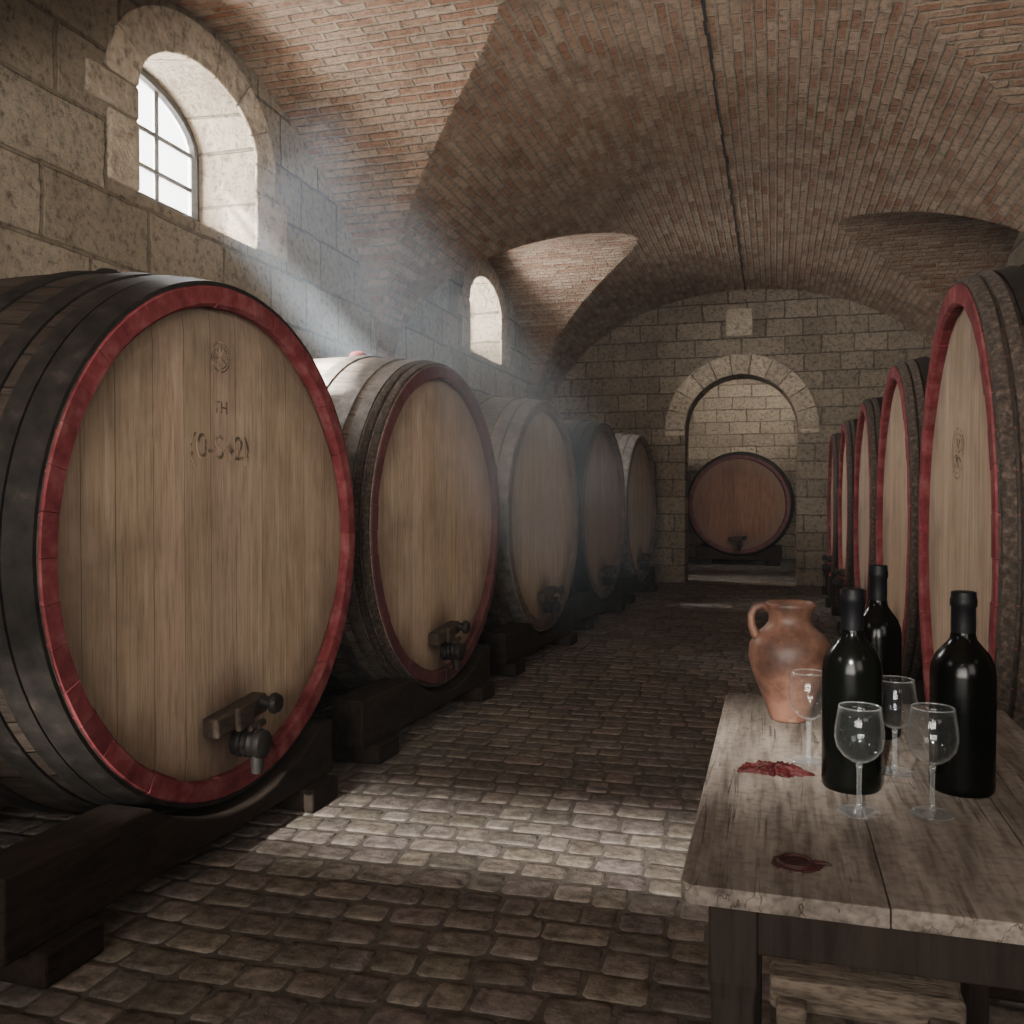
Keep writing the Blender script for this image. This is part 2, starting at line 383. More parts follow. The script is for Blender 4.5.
for i,(c,h) in enumerate(WIN):
    f=(c-h,c+h,2.70,3.22,3.56); k=(c-h-.34,c+h-.02,2.86,3.28,3.62); BK.append(k)
    segs.append((edges[i],edges[i+1],(f,k)))
wall('wall_left','x',XL,XL-.45,segs,0,4.4,M['lime_yz'])
rs=[]
for (a,b_,c) in ((YB,1.9,-.5),(1.9,6.7,4.35)):
    f=(c-.5,c+.5,2.70,3.2,3.55); rs.append((a,b_,(f,f)))  # right-wall openings invented to let fill in from that side
rs.append((6.7,YE+.5,None))
wall('wall_right','x',XR,XR+.4,rs,0,4.4,M['lime_yz'])
bh=(-2.1,-.6,3.45,3.61,3.62)  # unseen slit shaped to throw the light band across the floor
wall('wall_back','y',YB,YB-.08,[(XL-.4,XR+.4,(bh,bh))],0,4.4,M['lime_xz'])
AR=(-1.18,.28)
fd=(AR[0],AR[1],0,2.08,2.81)
wall('wall_end','y',YE,YE+.5,[(XL,XR,(fd,fd))],0,4.4,M['lime_xz'])
RB=17.6
wall('wall_far','y',RB,RB+.2,[(XL,XR,None)],0,4.6,M['lime_xz'])
wall('wall_far_left','x',XL,XL-.2,[(YE+.5,RB,None)],0,4.6,M['lime_yz'])
wall('wall_far_right','x',XR,XR+.2,[(YE+.5,RB,None)],0,4.6,M['lime_yz'])
vs=[];uv=[];fs=[]
for i,y in enumerate((YE+.45,15,RB+.05)):
    for k in range(33):
        t=PI*k/32; vs.append((XC+A*1.02*math.cos(t),y,2.4+1.9*math.sin(t))); uv.append((y,k*.22))
for i in range(2):
    for k in range(32): fs.append((i*33+k,(i+1)*33+k,(i+1)*33+k+1,i*33+k+1))
mb=MB(); mb.v=vs; mb.f=fs; mb.t=[1.0]*len(vs); mb.build('ceiling_far', M['vault'], uvs=uv, smooth=True, kind='structure')

def surround(name, P, u0, u1, zb, zs, zt, w, wj, n, out, jamb_h, key=False, alt=.12):
    mb=MB(); c=(u0+u1)/2; h=(u1-u0)/2; rz=zt-zs
    g=.007
    for i in range(n):
        a0=PI*i/n+g; a1=PI*(i+1)/n-g; tone=random.uniform(.8,1.1); o2=out*random.uniform(.8,1.15)
        K=4; ring=[]
        for k in range(K+1):
            a=a0+(a1-a0)*k/K; ring.append((c-h*math.cos(a),zs+rz*math.sin(a),c-(h+w)*math.cos(a),zs+(rz+w)*math.sin(a)))
        vs=[]
        for (ui,zi,uo,zo) in ring:
            vs += [P(ui,zi,-.01),P(uo,zo,-.01),P(ui,zi,o2),P(uo,zo,o2)]
        fs=[]
        for k in range(K):
            q=k*4; fs += [(q+2,q+6,q+7,q+3),(q,q+1,q+5,q+4),(q+1,q+3,q+7,q+5),(q,q+4,q+6,q+2)]
        fs += [(0,2,3,1),(K*4,K*4+1,K*4+3,K*4+2)]
        mb.add(vs,fs,tone)
    z=zb; i=0
    while z<zs-.05:
        z2=min(zs,z+jamb_h*random.uniform(.85,1.2)); 
        if zs-z2<.1: z2=zs
        for s in (-1,1):
            ww=wj*(1+alt*(1 if (i+(s>0))%2 else -1)); ue=u0 if s<0 else u1; tone=random.uniform(.8,1.1); o2=out*random.uniform(.8,1.15)
            ua,ub=sorted((ue,ue+s*ww))
            vs=[P(ua,z+g,-.01),P(ub,z+g,-.01),P(ub,z2-g,-.01),P(ua,z2-g,-.01),P(ua,z+g,o2),P(ub,z+g,o2),P(ub,z2-g,o2),P(ua,z2-g,o2)]
            mb.add(vs,[(0,3,2,1),(4,5,6,7),(0,1,5,4),(1,2,6,5),(2,3,7,6),(3,0,4,7)],tone)
        z=z2;i+=1
    if key:
        u=c-.02; vs=[P(u-.17,3.32,-.01),P(u+.17,3.32,-.01),P(u+.17,3.68,-.01),P(u-.17,3.68,-.01),P(u-.17,3.32,.03),P(u+.17,3.32,.03),P(u+.17,3.68,.03),P(u-.17,3.68,.03)]
        mb.add(vs,[(0,3,2,1),(4,5,6,7),(0,1,5,4),(1,2,6,5),(2,3,7,6),(3,0,4,7)],.9)
    return mb.build(name, M['trim'], bev=.01, kind='structure')
surround('trim_1', lambda u,z,o:(u,YE-o,z), AR[0],AR[1],2.0,2.08,2.81,.27,.27,11,.022,.34,key=True,alt=.0)
for i,(c,h) in enumerate(WIN[1:]):
    surround('trim_%d'%(i+2), lambda u,z,o:(XL+o,u,z), c-h,c+h,2.70,3.22,3.56,.22,.28,7,.016,.30,alt=.25)

for i,(c,h) in enumerate(WIN):
    u0,u1,zb,zs,zt=BK[i]; mid=(u0+u1)/2; hh=(u1-u0)/2
    mb=MB(); X=XL-.41
    mb.tube([(X,u0+.02,zb+.02),(X,u1-.02,zb+.02)],.034,6)
    for u in (u0+.02,u1-.02): mb.tube([(X,u,zb),(X,u,zs)],.034,6)
    pts=[(X,mid-(hh-.02)*math.cos(PI*k/16),zs+(zt-zs-.02)*math.sin(PI*k/16)) for k in range(17)]
    mb.tube(pts,.034,6)
    for du in (-.22,.14): 
        uu=c+du; mb.tube([(X,uu,zb),(X,uu,arch_z(uu,u0,u1,zs,zt)-.02)],.016,6)
    for z in (3.07,3.28): mb.tube([(X,u0+.02,z),(X,u1-.02,z)],.014,6)
    wn=mb.build('window_%d'%(i+1), M['frame'], kind='structure')
    if i==1: w1=wn
    mb=MB(); vs=[(X,u0,zb),(X,u1,zb)]+[(X,mid+hh*math.cos(PI*k/16),zs+(zt-zs)*math.sin(PI*k/16)) for k in range(17)]
    mb.add(vs,[tuple(range(len(vs)))]); mb.build('pane', M['pane'], wn)

# floor
mb=MB(); mb.box(XL-.5,XR+.5,YB-.3,RB+.2,-.08,-.006)
fl=mb.build('floor', M['grout'], kind='structure')
mb=MB()
y=-.4
TEM=[(-1,-.80),(-.84,-1),(.84,-1),(1,-.80),(1,.80),(.84,1),(-.84,1),(-1,.80)]
while y<RB:
    rh=random.uniform(.10,.15); x=XL-.02-random.uniform(0,.1); 
    if y>7: rh*=1.25
    while x<XR:
        w=random.uniform(.10,.19)*(1.25 if y>7 else 1); cx=x+w/2
        wav=.03*math.sin(cx*1.7+y*.6)+.02*math.sin(cx*4.1+y*2)
        cy=y+rh/2+wav
        g=random.uniform(.003,.005); hx=w/2-g; hy=rh/2-g+random.uniform(-.005,.002); rot=random.uniform(-.05,.05)+.05*math.cos(cx*1.7+y*.6); tone=random.uniform(.7,1.18)
        if random.random()<.1: tone*=1.2
        tc_=(tone,tone*random.uniform(.97,1.02),tone*random.uniform(.93,1.05))
        dz=random.uniform(-.0022,.0); tx=random.uniform(-.012,.012); ty=random.uniform(-.012,.012)
        jj=[(random.uniform(-.08,.02),random.uniform(-.09,.02)) for _ in range(8)]
        vs=[]
        for sc,z in ((1,-.014),(.975,-.004),(.92,-.001),(.6,.0)):
            for (ux,uy),(ja,jb) in zip(TEM,jj):
                px=ux*hx*(1+ja); py=uy*hy*(1+jb)
                if sc>.8:
                    ins=(1-sc)*min(hx,hy)
                    px-=math.copysign(ins,px); py-=math.copysign(ins,py)
                else: px*=sc; py*=sc
                q=(px*math.cos(rot)-py*math.sin(rot), px*math.sin(rot)+py*math.cos(rot))
                vs.append((cx+q[0],cy+q[1],z+dz+((tx*q[0]+ty*q[1]+random.uniform(-.0006,.0006)) if z>-.013 else 0)))
        vs.append((cx,cy,dz+random.uniform(-.001,.001)))
        fs=[]
        for r in range(3):
            for k in range(8):
                k2=(k+1)%8; fs.append((r*8+k,r*8+k2,(r+1)*8+k2,(r+1)*8+k))
        for k in range(8): fs.append((24+k,24+(k+1)%8,32))
        mb.add(vs,fs,tc_)
        x+=w
    y+=rh
cb=mb.build('floor_cobbles', M['cobble'], smooth=True, kind='structure')
cb.parent=fl

# ---------------------------------------------------------------- casks
RH=.85; BUL=.072; LEN=1.2
def rad(x): return RH+BUL*(1-((x+LEN/2)/(LEN/2))**2)
TX = Matrix(((0,0,1,0),(1,0,0,0),(0,1,0,0),(0,0,0,1)))
def text_mesh(txt, size, name, parent, y, z, x, cz, bold=.0):
    cu=bpy.data.curves.new(name,'FONT'); cu.body=txt; cu.size=size; cu.align_x='CENTER'; cu.align_y='CENTER'; cu.extrude=.0006; cu.offset=bold
    tmp=bpy.data.objects.new('tmp',cu); C.objects.link(tmp)
    bpy.context.view_layer.update()
    me=bpy.data.meshes.new_from_object(tmp.evaluated_get(bpy.context.evaluated_depsgraph_get()))
    bpy.data.objects.remove(tmp)
    me.transform(Matrix.Translation((x,y,z+cz)) @ TX)
    me.materials.clear(); me.materials.append(M['stamp'])
    o=bpy.data.objects.new(name,me); C.objects.link(o); o.parent=parent
    return o
def cask(label, loc, rz, rim, head, group, bung=None, mark=0, crust=True, seed=0, tap=True, stave='stave', iron='iron'):
    random.seed(100+seed)
    ZR=.12; cz=1.04-ZR
    root=thing('wine_cask', label, 'barrel', (loc[0],loc[1],ZR), rz, group)
    T=Matrix.Translation((0,0,cz)) @ TX
    n=96; xs=[-LEN+LEN*k/14 for k in range(15)]
    mb=MB(); tone=[random.uniform(.65,1.2) for _ in range(n//2)]
    for s in range(n//2):
        a0=2*PI*s/(n//2)+.003; a1=2*PI*(s+1)/(n//2)-.003; vs=[]
        for x in xs:
            r=rad(x)
            for k in range(3):
                a=a0+(a1-a0)*k/2; vs.append((x,r*math.cos(a),cz+r*math.sin(a)))
        fs=[]
        for i in range(len(xs)-1):
            for k in range(2): fs.append((i*3+k,i*3+k+1,(i+1)*3+k+1,(i+1)*3+k))
        mb.add(vs,fs,tone[s])
    prof=[(rad(x)-.004,x) for x in xs[:-1]]
    mb.lathe([(.78,-LEN+.001)]+prof+[(RH-.004,-.056),(.77,-.056)],96,T,.25)
    mb.build('body', M[stave], root, smooth=True, auto=30)
    mb=MB(); ns=44
    for s in range(ns):
        w0=random.uniform(-.003,.003)
        a0=2*PI*s/ns+.0012; a1=2*PI*(s+1)/ns-.0012; vs=[]; ri=RH-.07+w0; xo=random.uniform(.003,.006)
        for k in range(4):
            a=a0+(a1-a0)*k/3; ca,sa=math.cos(a),math.sin(a)
            vs += [(-.055,(ri+.004)*ca,cz+(ri+.004)*sa),(xo-.012,ri*ca,cz+ri*sa),(xo,(ri+.01)*ca,cz+(ri+.01)*sa),(xo,(RH-.006)*ca,cz+(RH-.006)*sa),(xo-.01,(RH+.001)*ca,cz+(RH+.001)*sa),(-.05,(RH+.002)*ca,cz+(RH+.002)*sa)]
        fs=[]
        for k in range(3):
            for j in range(5): fs.append((k*6+j,k*6+j+1,(k+1)*6+j+1,(k+1)*6+j))
        fs += [tuple(range(6)), tuple(18+j for j in range(6))]
        mb.add(vs,fs,random.uniform(.8,1.1))
    mb.build('rim', M[rim], root)
    mb=MB(); rh=RH-.064; nb=11; ws=[random.uniform(.8,1.2) for _ in range(nb)]; S=sum(ws); y=-rh
    for w in ws:
        y1=y+w/S*2*rh; t=random.uniform(.92,1.05); tt=(t,t*random.uniform(.98,1.015),t*random.uniform(.95,1.03))
        yy=[y+.0009+(y1-y-.0018)*k/4 for k in range(5)]; vs=[]
        for q in yy:
            hz=math.sqrt(max(1e-4,rh*rh-q*q)); vs += [(-.038,q,cz-hz),(-.03,q,cz-hz*.9),(-.03,q,cz+hz*.9),(-.038,q,cz+hz)]
        fs=[(k*4+j,k*4+4+j,k*4+5+j,k*4+1+j) for k in range(4) for j in range(3)]
        mb.add(vs,fs,tt)
        hz=math.sqrt(max(1e-4,rh*rh-y1*y1))
        mb.add([(-.0365,y1-.001,cz-hz),(-.0365,y1+.001,cz-hz),(-.0325,y1+.001,cz),(-.0365,y1+.001,cz+hz),(-.0365,y1-.001,cz+hz),(-.0325,y1-.001,cz)],[(0,1,2,5),(5,2,3,4)],.45)
        y=y1
    mb.build('head_panel', M[head], root)
    def hoop(x0,x1,mat,th=.008,jit=0,n=96):
        mb=MB(); xm=(x0+x1)/2
        if jit:
            prof=[(rad(x0)-.002,x0),(rad(x0)+th,x0+.004),(rad(xm)+th*1.25,xm),(rad(x1)+th,x1-.004),(rad(x1)-.002,x1)]
        else:
            prof=[(rad(x0)-.002,x0),(rad(x0)+th,x0),(rad(x0)+th,x0+.003),(rad(x1)+th,x1-.003),(rad(x1)+th,x1),(rad(x1)-.002,x1)]
        mb.lathe(prof,n,T,1,jit,close=True)
        mb.build('hoop', M[mat], root, smooth=True, auto=35)
    if crust:
        hoop(-.042,-.004,'crust',.012,.002,200); hoop(-.085,-.048,'crust',.013,.002,200); hoop(-.15,-.095,iron,.01)
    else:
        hoop(-.085,-.004,iron,.012); hoop(-.15,-.095,iron,.009)
    hoop(-.26,-.19,iron); hoop(-.44,-.37,iron)
    hoop(-LEN+.34,-LEN+.41,iron); hoop(-LEN+.17,-LEN+.235,iron); hoop(-LEN+.005,-LEN+.075,iron,.012)
    if bung:
        mb=MB(); bx=-.53; mb.lathe([(.05,0),(.052,.02),(.045,.035),(.03,.045),(0,.047)],20,Matrix.Translation((bx,0,cz+rad(bx)-.008)))
        mb.build('bung', M[bung], root, smooth=True, auto=40)
    if tap:
        zt=cz-.585; rot=Matrix.Translation((0,-.02,zt)) @ Matrix.Rotation(R_(6),4,'X')
        mb=MB(); mb.box(-.032,.03,-.14,.15,-.034,.034,1,rot); mb.box(.028,.05,-.05,.04,-.042,.042,1,rot)
        mb.build('tap_bar', M['blockwood'], root, bev=.009)
        mb=MB(); mb.lathe([(.0,-.03),(.024,-.03),(.028,.0),(.022,.01),(.02,.03),(.034,.034),(.037,.046),(.03,.06),(0,.064)],18,Matrix.Translation((.03,.105,zt+.018)) @ TX)
        mb.build('clamp_screw', M['tap'], root, smooth=True, auto=35)
        mb=MB()
        mb.lathe([(0,-.03),(.046,-.03),(.05,-.005),(.044,.004),(.05,.014),(.044,.026),(.05,.038),(.044,.05),(.05,.062),(.046,.08),(.03,.09),(0,.092)],20,Matrix.Translation((0,.03,zt-.105)) @ TX)
        mb.tube([(.05,.03,zt-.14),(.055,.025,zt-.175),(.055,.022,zt-.205)],[.022,.024,.019],12)
        tp=mb.build('tap', M['tap'], root, smooth=True, auto=40)
        mb=MB(); mb.tube([(.05,.03,zt-.066),(.05,.03,zt-.035)],.016,10); mb.tube([(.05,-.012,zt-.045),(.05,.07,zt-.04)],[.011,.013],8)
        mb.build('tap_handle', M['blockwood'], tp, smooth=True, auto=40)
    xf=-.0294
    if mark==1:
        text_mesh('(0-S42)', .115, 'stamped_number', root, -.05, .315, xf, cz, .001)
        text_mesh('TH', .06, 'stamped_letters', root, -.05, .45, xf, cz)
    if mark:
        zc_,yc_,rr_,wy=((cz+.62),-.05,.05,1.0) if mark==1 else ((cz+.30),-.02,.085,1.5)
        mb=MB(); TS=Matrix.Translation((xf,yc_,zc_)) @ Matrix.Diagonal((1,wy,1,1)) @ TX
        for q in ((1,.76) if mark==1 else (1,.8)):
            r=rr_*q
            mb.lathe([(r-.0024,0),(r+.0024,0),(r+.0024,.0006),(r-.0024,.0006)],28,TS, close=True)
        for k in range(4):
            a=PI*k/4+.2; c_,s_=math.cos(a)*rr_*.62*wy,math.sin(a)*rr_*.62
            mb.tube([(xf,yc_-c_,zc_-s_),(xf,yc_+c_,zc_+s_)],.0024,4)
        mb.build('stamped_emblem', M['stamp'], root)
    return root
def stand(label, loc, rz, group, near=-1):
    root=thing('cask_stand', label, 'barrel stand', (loc[0],loc[1],0), rz, group)
    if near==0: ya,yb=-.72,.72
    elif near<0: ya,yb=-1.0,.58
    else: ya,yb=-.58,1.0
    SK=.09
    for xc,th in ((-.04,.08),(-1.0,.085)):
        rr_=max(rad(xc-th),rad(min(0,xc+th)))+.014; mb=MB(); vs=[]; n=40
        for i in range(n+1):
            y=ya+(yb-ya)*i/n; inside = rr_*rr_-y*y
            zt=min(.30, 1.04-math.sqrt(inside)) if inside>0 else .30
            for x in (xc-th,xc+th):
                vs += [(x,y,SK),(x,y,zt)]
        fs=[]
        for i in range(n):
            q=i*4; r=q+4
            fs += [(q,q+2,r+2,r),(q+1,r+1,r+3,q+3),(q,r,r+1,q+1),(q+2,q+3,r+3,r+2)]
        fs += [(0,1,3,2),(n*4,n*4+2,n*4+3,n*4+1)]
        mb.add(vs,fs); mb.build('saddle', M['darkwood'], root, bev=.008)
    for yc in (ya+.18,yb-.13):
        mb=MB(); mb.box(-1.12,.08,yc-.1,yc+.1,0,SK-.001)
        mb.build('skid', M['darkwood'], root, bev=.01)
    return root
LG='large oak casks in the left row'; RG='large oak casks in the right row'
left=[(-1.75,2.67,-1,'red','head',1,'nearest large cask on the left, bright red rim, stamped number on pale head','darkwood','stave','iron'),
 (-1.71,4.57,-3,'oldred','head',0,'second cask of the left row, crusted hoops and faded red rim, red bung on top','red','stave_lit','iron_lit'),
 (-1.65,6.60,-4,'greyrim','head_grey',0,'third cask of the left row, greyish head without red paint',None,'stave_lit','iron_lit'),
 (-1.60,8.75,-4,'greyrim','head_brown',0,'fourth cask of the left row, dark rimmed brown head',None,'stave','iron'),
 (-1.52,10.75,-4,'greyrim','head_grey',0,'last cask of the left row, beside the stone end wall',None,'stave_lit','iron_lit')]
ords=['nearest','second','third','fourth','farthest']
for i,(x,y,ph,rim,hd,mk,lab,bg,sv,ir) in enumerate(left):
    cask(lab,(x,y),R_(ph),rim,hd,LG,bung=bg,mark=mk,crust=(i==1),seed=i,stave=sv,iron=ir)
    stand('dark timber cradle under the %s cask of the left row'%ords[i],(x,y),R_(ph),'timber cradles under the left row',-1)
right=[(.56,3.32,-2),(.60,5.25,-1),(.62,7.2,-1),(.62,9.15,-1),(.62,11.1,-1)]
rl=['nearest cask on the right behind the table, vivid red rim and stamped emblem',
 'second cask of the right row, red rim, pale head facing the aisle',
 'third cask of the right row with narrow red rimmed head',
 'fourth cask of the right row, thin sliver of red rim',
 'farthest cask of the right row next to the stone arch']
for i,(x,y,ph) in enumerate(right):
    rz=PI+R_(ph)
    cask(rl[i],(x,y),rz,'red','head',RG,mark=2 if i<1 else 0,crust=True,seed=20+i)
    stand('dark timber cradle under the %s cask of the right row'%ords[i],(x,y),rz,'timber cradles under the right row',1)
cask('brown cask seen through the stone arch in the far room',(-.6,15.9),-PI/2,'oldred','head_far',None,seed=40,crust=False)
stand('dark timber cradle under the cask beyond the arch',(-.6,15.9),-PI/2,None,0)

# ---------------------------------------------------------------- table
random.seed(5)
TZ=.77; TX0,TX1,TY0,TY1=-.10,.44,1.0,2.0
tb=thing('table','weathered plank tasting table with dark legs at the lower right','table',((TX0+TX1)/2,(TY0+TY1)/2,0))
hw,hl=(TX1-TX0)/2,(TY1-TY0)/2
cuts=[-hw,-.052,.125,hw]
TH=.022
for k in range(3):
    mb=MB(); a,b_=cuts[k]+.0006,cuts[k+1]-.0006
    e0=random.uniform(-.003,.003)
    r=.018; pts=[]
    def corner(cx,cy,a0,on):
        if on:
            for q in range(5):
                t=a0+PI/2*q/4; pts.append((cx+r*math.cos(t),cy+r*math.sin(t)))
        else:
            sx=1 if math.cos(a0+PI/4)>0 else -1; sy=1 if math.sin(a0+PI/4)>0 else -1
            pts.append((cx+sx*r,cy+sy*r))
    corner(b_-r,hl-r,0,k==2); corner(a+r,hl-r,PI/2,k==0); corner(a+r,-hl+e0+r,PI,k==0); corner(b_-r,-hl+e0+r,3*PI/2,k==2)
    n=len(pts); vs=[(x,y,TZ-TH) for x,y in pts]+[(x,y,TZ) for x,y in pts]
    mb.add(vs,[tuple(reversed(range(n))),tuple(n+i for i in range(n))]+[(i,(i+1)%n,(i+1)%n+n,i+n) for i in range(n)],random.uniform(.9,1.08))
    mb.build('tabletop_board', M['table'], tb, bev=.0018)
i_=.035; zu=TZ-TH-.001
for (x0,x1,y0,y1) in ((-hw+i_,hw-i_,-hl+i_,-hl+i_+.022),(-hw+i_,hw-i_,hl-i_-.022,hl-i_),(-hw+i_,-hw+i_+.022,-hl+i_+.023,hl-i_-.023),(hw-i_-.022,hw-i_,-hl+i_+.023,hl-i_-.023)):
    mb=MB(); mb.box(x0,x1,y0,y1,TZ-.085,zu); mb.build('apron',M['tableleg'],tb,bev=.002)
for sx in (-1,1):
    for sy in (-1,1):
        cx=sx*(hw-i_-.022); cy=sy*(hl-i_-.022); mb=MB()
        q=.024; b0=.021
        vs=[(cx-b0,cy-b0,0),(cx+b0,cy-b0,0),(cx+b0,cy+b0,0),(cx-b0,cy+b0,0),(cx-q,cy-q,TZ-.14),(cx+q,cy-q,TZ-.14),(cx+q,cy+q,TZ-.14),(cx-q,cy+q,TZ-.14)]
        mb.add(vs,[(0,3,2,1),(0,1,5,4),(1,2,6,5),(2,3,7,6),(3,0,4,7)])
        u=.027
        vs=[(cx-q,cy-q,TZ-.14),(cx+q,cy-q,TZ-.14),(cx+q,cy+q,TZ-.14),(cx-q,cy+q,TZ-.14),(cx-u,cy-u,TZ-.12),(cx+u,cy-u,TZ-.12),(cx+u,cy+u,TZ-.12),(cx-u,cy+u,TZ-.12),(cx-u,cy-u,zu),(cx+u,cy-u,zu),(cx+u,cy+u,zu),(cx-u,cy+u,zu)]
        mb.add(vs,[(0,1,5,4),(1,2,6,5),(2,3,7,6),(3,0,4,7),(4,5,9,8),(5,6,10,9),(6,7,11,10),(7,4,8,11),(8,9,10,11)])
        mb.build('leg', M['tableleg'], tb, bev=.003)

st=thing('trestle','low dusty timber trestle standing on the paving under the table','trestle',(.16,1.74,0))
mb=MB(); mb.box(-.165,.165,-.035,.035,.255,.315); mb.build('top_rail',M['stool'],st,bev=.009)
mb=MB(); mb.box(-.1,.1,-.014,.014,.12,.17); mb.build('lower_rail',M['stool'],st,bev=.006)
for sx in (-1,1):
    for sy in (-1,1):
        mb=MB(); w=.026; x=sx*.127; y1=sy*.10
        ya,yb=(-.074,-.0355) if sy<0 else (.0355,.074)
        vs=[(x-w,y1-w,0),(x+w,y1-w,0),(x+w,y1+w,0),(x-w,y1+w,0),(x-w,ya,.285),(x+w,ya,.285),(x+w,yb,.285),(x-w,yb,.285)]
        mb.add(vs,[(0,3,2,1),(4,5,6,7),(0,1,5,4),(1,2,6,5),(2,3,7,6),(3,0,4,7)])
        mb.build('leg',M['stool'],st,bev=.006)

BG='dark wine bottles on the table'
def bottle(label,x,y,H=.295,r=.040):
    t=thing('wine_bottle',label,'bottle',(x,y,TZ),0,BG)
    s=H/.3; q=r/.04
    mb=MB(); mb.lathe([(.0,.006),(.030*q,.003),(.037*q,.0),(.0395*q,.004),(.04*q,.012),(.04*q,.175*s),(.0385*q,.19*s),(.033*q,.205*s),(.0235*q,.218*s),(.0165*q,.228*s),(.0145*q,.24*s),(.0138*q,.262*s),(.0138*q,.292*s)],48)
    mb.build('glass_body',M['bottle'],t,smooth=True,auto=50)
    mb=MB(); mb.lathe([(.0150*q,.238*s),(.0153*q,.25*s),(.0150*q,.276*s),(.0166*q,.279*s),(.0166*q,.288*s),(.0155*q,.291*s),(.0152*q,.299*s),(.013*q,.3*s),(0,.3*s)],32)
    mb.build('capsule',M['capsule'],t,smooth=True,auto=40)
bottle('dark wine bottle in the middle, between two wine glasses and the jug',.110,1.408,.293,.042)
bottle('dark wine bottle rightmost on the table beside the red rimmed cask',.264,1.44,.29,.044)
bottle('dark wine bottle standing farthest back, half hidden behind another bottle',.178,1.73,.305,.040)
GG='small wine glasses on the table'
def wglass(label,x,y,H=.145):
    t=thing('wine_glass',label,'wine glass',(x,y,TZ),0,GG); s=H/.145
    w=.0009
    bo=[(.0045,.068),(.012,.071),(.022,.078),(.0295,.089),(.0322,.101),(.0318,.114),(.0295,.130),(.027,.145)]
    prof=[(0.0,.066)]+bo+[(r-w,z) for r,z in reversed(bo[1:])]+[(0,.0715)]
    mb=MB(); mb.lathe([(r*s,z*s) for r,z in prof],40); bw=mb.build('bowl',M['glass'],t,smooth=True)
    mb=MB(); mb.lathe([(.0258,.1446),(.0268,.1454),(.0274,.1446),(.0266,.1438)],40,close=True); mb.build('lip',M['glass_thick'],bw,smooth=True)
    mb=MB(); mb.lathe([(0,.006),(.0045,.0065),(.0033,.014),(.003,.04),(.0034,.06),(.0045,.0655),(0,.0658)],20); mb.build('stem',M['glass_thick'],t,smooth=True)
    mb=MB(); mb.lathe([(0,.0),(.026,.0),(.0275,.0006),(.0278,.0016),(.0268,.0024),(.015,.0032),(.006,.0055),(0,.0058)],40); mb.build('foot',M['glass_thick'],t,smooth=True)
wglass('front left empty wine glass before the middle bottle',.111,1.293)
wglass('front right empty wine glass before the rightmost bottle',.205,1.314)
wglass('empty wine glass between the terracotta jug and the middle bottle',.054,1.52)
wglass('empty wine glass between the middle and the rightmost bottle, set behind',.180,1.50)

jg=thing('clay_jug','round terracotta jug with one handle at the back of the table','jug',(.028,1.80,TZ),0)
out=[(.034,0),(.037,.004),(.041,.02),(.055,.055),(.069,.09),(.0765,.12),(.075,.143),(.064,.163),(.048,.176),(.040,.186),(.0385,.196),(.041,.208),(.047,.217),(.0475,.222),(.045,.225)]
inn=[(.041,.222),(.035,.205),(.034,.19),(.045,.172),(.066,.145),(.068,.11),(.03,.01),(0,.008)]
mb=MB(); mb.lathe([(0,.002)]+out+inn,56); mb.build('vessel',M['terra'],jg,smooth=True,auto=70)
mb=MB(); d=Vector((-.96,-.28,0)).normalized()
hp=[(.040,.212),(.054,.220),(.068,.214),(.074,.200),(.073,.182),(.067,.165),(.060,.158)]
mb.tube([(d.x*r,d.y*r,z) for r,z in hp],[.008,.0075,.007,.007,.0075,.0085,.010],12)
mb.build('handle',M['terra'],jg,smooth=True)

def wax(label,name,x,y,rx,ry,mat,seed,spiky):
    random.seed(seed); mb=MB()
    n=72; hh=.008 if spiky else .005
    vs=[(0,0,hh)]
    prof=[(q,hh*(1-q*q*.5)) for q in (.12,.24,.36,.48,.6,.72,.84,.93)]+[(.98,.0022),(1,0)]
    ph=[random.uniform(0,6.28) for _ in range(7)]
    def wob(a): return sum(math.sin(a*f+p)*am for f,p,am in zip((2,3,5,8,13,19,27),ph,(.08,.1,.08,.08,.08,.07,.06)))
    for q,z in prof:
        for k in range(n):
            a=2*PI*k/n; r=q*(1+wob(a)*(1 if spiky else .35)*q); vs.append((rx*r*math.cos(a),ry*r*math.sin(a),max(0,z+(random.uniform(-.0045,.003) if spiky and q<.97 else 0))))
    fs=[(0,1+k,1+(k+1)%n) for k in range(n)]
    for i in range(len(prof)-1):
        for k in range(n): fs.append((1+i*n+k,1+(i+1)*n+k,1+(i+1)*n+(k+1)%n,1+i*n+(k+1)%n))
    mb.add(vs,fs)
    if not spiky:
        mb.lathe([(.0,.0042),(.015,.0048),(.0165,.0068),(.019,.0068),(.0215,.0032)],28)
        mb.tube([(.02,.005,.002),(.032,.009,.002),(.04,.006,.0018)],[.004,.003,.001],8)
    o=mb.build(name,M[mat],smooth=True,auto=50); o.location=(x,y,TZ+.0004)
    return tag(o,label,'wax')
wax('crumbled lump of red sealing wax near the jug on the tabletop','wax_crumbs',.0,1.455,.046,.034,'wax',3,True)
wax('round dark red wax seal near the front edge of the tabletop','wax_seal',.025,1.088,.027,.023,'wax2',4,False)

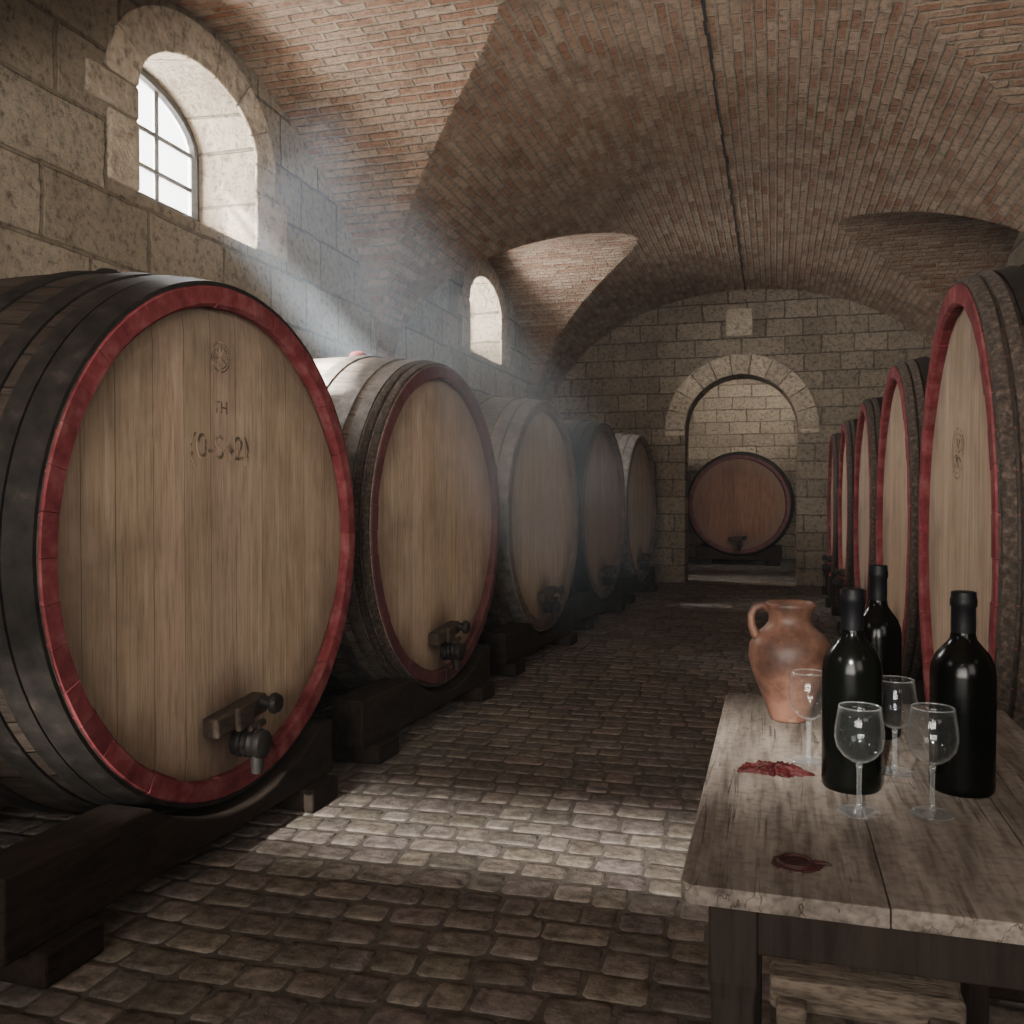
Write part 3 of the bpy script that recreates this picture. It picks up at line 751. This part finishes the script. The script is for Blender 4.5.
# ---------------------------------------------------------------- light
SD=Vector((2.2,.58,-2.75)).normalized()
def spot(name,target,power,ang=9,dist=12,d=SD,col=(1,.96,.9),soft=.05,blend=.05):
    l=bpy.data.lights.new(name,'SPOT'); l.energy=power; l.spot_size=R_(ang); l.spot_blend=blend; l.color=col; l.shadow_soft_size=soft
    o=bpy.data.objects.new(name,l); C.objects.link(o); o.location=Vector(target)-d*dist; o.rotation_euler=d.to_track_quat('-Z','Y').to_euler()
def area(name,loc,tgt,sx,sy,power,col=(1,1,1),spread=180):
    l=bpy.data.lights.new(name,'AREA'); l.shape='RECTANGLE'; l.size=sx; l.size_y=sy; l.energy=power; l.color=col; l.spread=R_(spread)
    o=bpy.data.objects.new(name,l); C.objects.link(o); o.location=loc; d=Vector(tgt)-Vector(loc); o.rotation_euler=d.to_track_quat('-Z','Y').to_euler()
for i,(c,h) in enumerate(WIN):
    if i: spot('sun_beam',(XL-.1,c,3.15),[0,270000,12000][i],soft=[0,.5,.5][i])
    area('sky_fill_light',(XL-1.0,c,3.2),(XL+1,c,2.9),2.2,1.8,[130,760,880][i],(.99,.98,.97))
for c,p in ((-.5,35),(4.35,235)):
    area('sky_fill_light',(XR+.9,c,3.3),(XR-1,c,2.5),2.0,1.8,p,(1,.96,.89))  # added fill outside the right wall, no windows known there
bd=(Vector((-.8,3.05,0))-Vector((-1.35,-3.5,3.53))).normalized()
spot('floor_band_spot',(-1.35,-3.5,3.53),80000,13,12,bd,soft=.25)  # added spot with its own direction, aimed to lay the floor band
area('fill_light',(1.7,-1.9,2.3),(-1.4,4.2,1.8),1.6,1.6,17,(1,.95,.88),110)  # added fill from behind the camera, no door there
area('fill_light',(-.8,-3.0,1.8),(-.6,6,5.2),2.6,1.8,180,(1,.93,.85),100)  # added upward fill for the vault, no door behind it
area('far_room_light',(1.9,14.8,2.6),(-.7,17.5,3.4),.8,.8,26,(1,.93,.84),70)
area('far_room_light',(1.7,13.2,2.3),(-.6,15.9,1.0),.6,.6,7,(1,.95,.9),60)  # added to brighten the cask beyond the arch, no fixture there
area('far_room_light',(-2.8,13.4,2.9),(-.2,12.6,0),.6,.6,8,(1,.95,.9),50)

w=bpy.data.worlds.new('World'); bpy.context.scene.world=w; w.use_nodes=True; nt=w.node_tree
bg=nt.nodes.get('Background'); bg.inputs[0].default_value=(0,0,0,1); bg.inputs[1].default_value=0
vsn=nt.nodes.new('ShaderNodeVolumeScatter'); vsn.inputs['Density'].default_value=.003; vsn.inputs['Anisotropy'].default_value=.3
vsn.inputs['Color'].default_value=(.9,.95,1,1)
L(nt, vsn.outputs[0], nt.nodes['World Output'].inputs['Volume'])

# mist volume shaped along the window beam so the light shaft shows
m=bpy.data.materials.new('mist'); m.use_nodes=True; nt=m.node_tree; nt.nodes.clear()
o=nt.nodes.new('ShaderNodeOutputMaterial'); vv=nt.nodes.new('ShaderNodeVolumeScatter'); L(nt,vv.outputs[0],o.inputs['Volume'])
vv.inputs['Color'].default_value=(.72,.86,1,1); vv.inputs['Anisotropy'].default_value=.0
tc=nt.nodes.new('ShaderNodeTexCoord'); sp=nt.nodes.new('ShaderNodeSeparateXYZ'); L(nt,tc.outputs['Object'],sp.inputs[0])
MR,ML=.60,3.5
rr=math_(nt,'SQRT',math_(nt,'ADD',math_(nt,'MULTIPLY',sp.outputs['X'],sp.outputs['X']),math_(nt,'MULTIPLY',sp.outputs['Y'],sp.outputs['Y'])))
dens=math_(nt,'MULTIPLY',mrange(nt,rr,.22,MR,1,0),mrange(nt,sp.outputs['Z'],2.0,ML,1,0))
dens=math_(nt,'MULTIPLY',dens,mrange(nt,sp.outputs['Z'],.3,1.7,.25,1))
nz=N(nt,'ShaderNodeTexNoise',Scale=2.2,Detail=3.0); L(nt,tc.outputs['Object'],nz.inputs['Vector'])
dens=math_(nt,'MULTIPLY',dens,mrange(nt,nz.outputs['Fac'],.3,.7,.5,1.3))
L(nt,math_(nt,'MULTIPLY',dens,.60),vv.inputs['Density'])
mb=MB(); mb.lathe([(.45,.1),(MR,.5),(MR,ML-.7),(.4,ML)],20)
mo=mb.build('mist',m,w1); mo.location=(XL+.32,4.42,3.12); mo.rotation_euler=SD.to_track_quat('Z','Y').to_euler()
mo['kind']='stuff'

# ---------------------------------------------------------------- camera
cd=bpy.data.cameras.new('camera'); cam=bpy.data.objects.new('camera',cd); C.objects.link(cam)
cd.sensor_width=36; cd.lens=900/1024*36; cd.clip_start=.05
cam.location=(0,0,1.2)
cam.rotation_euler=(R_(90-1.08),0,R_(16.3))
bpy.context.scene.camera=cam
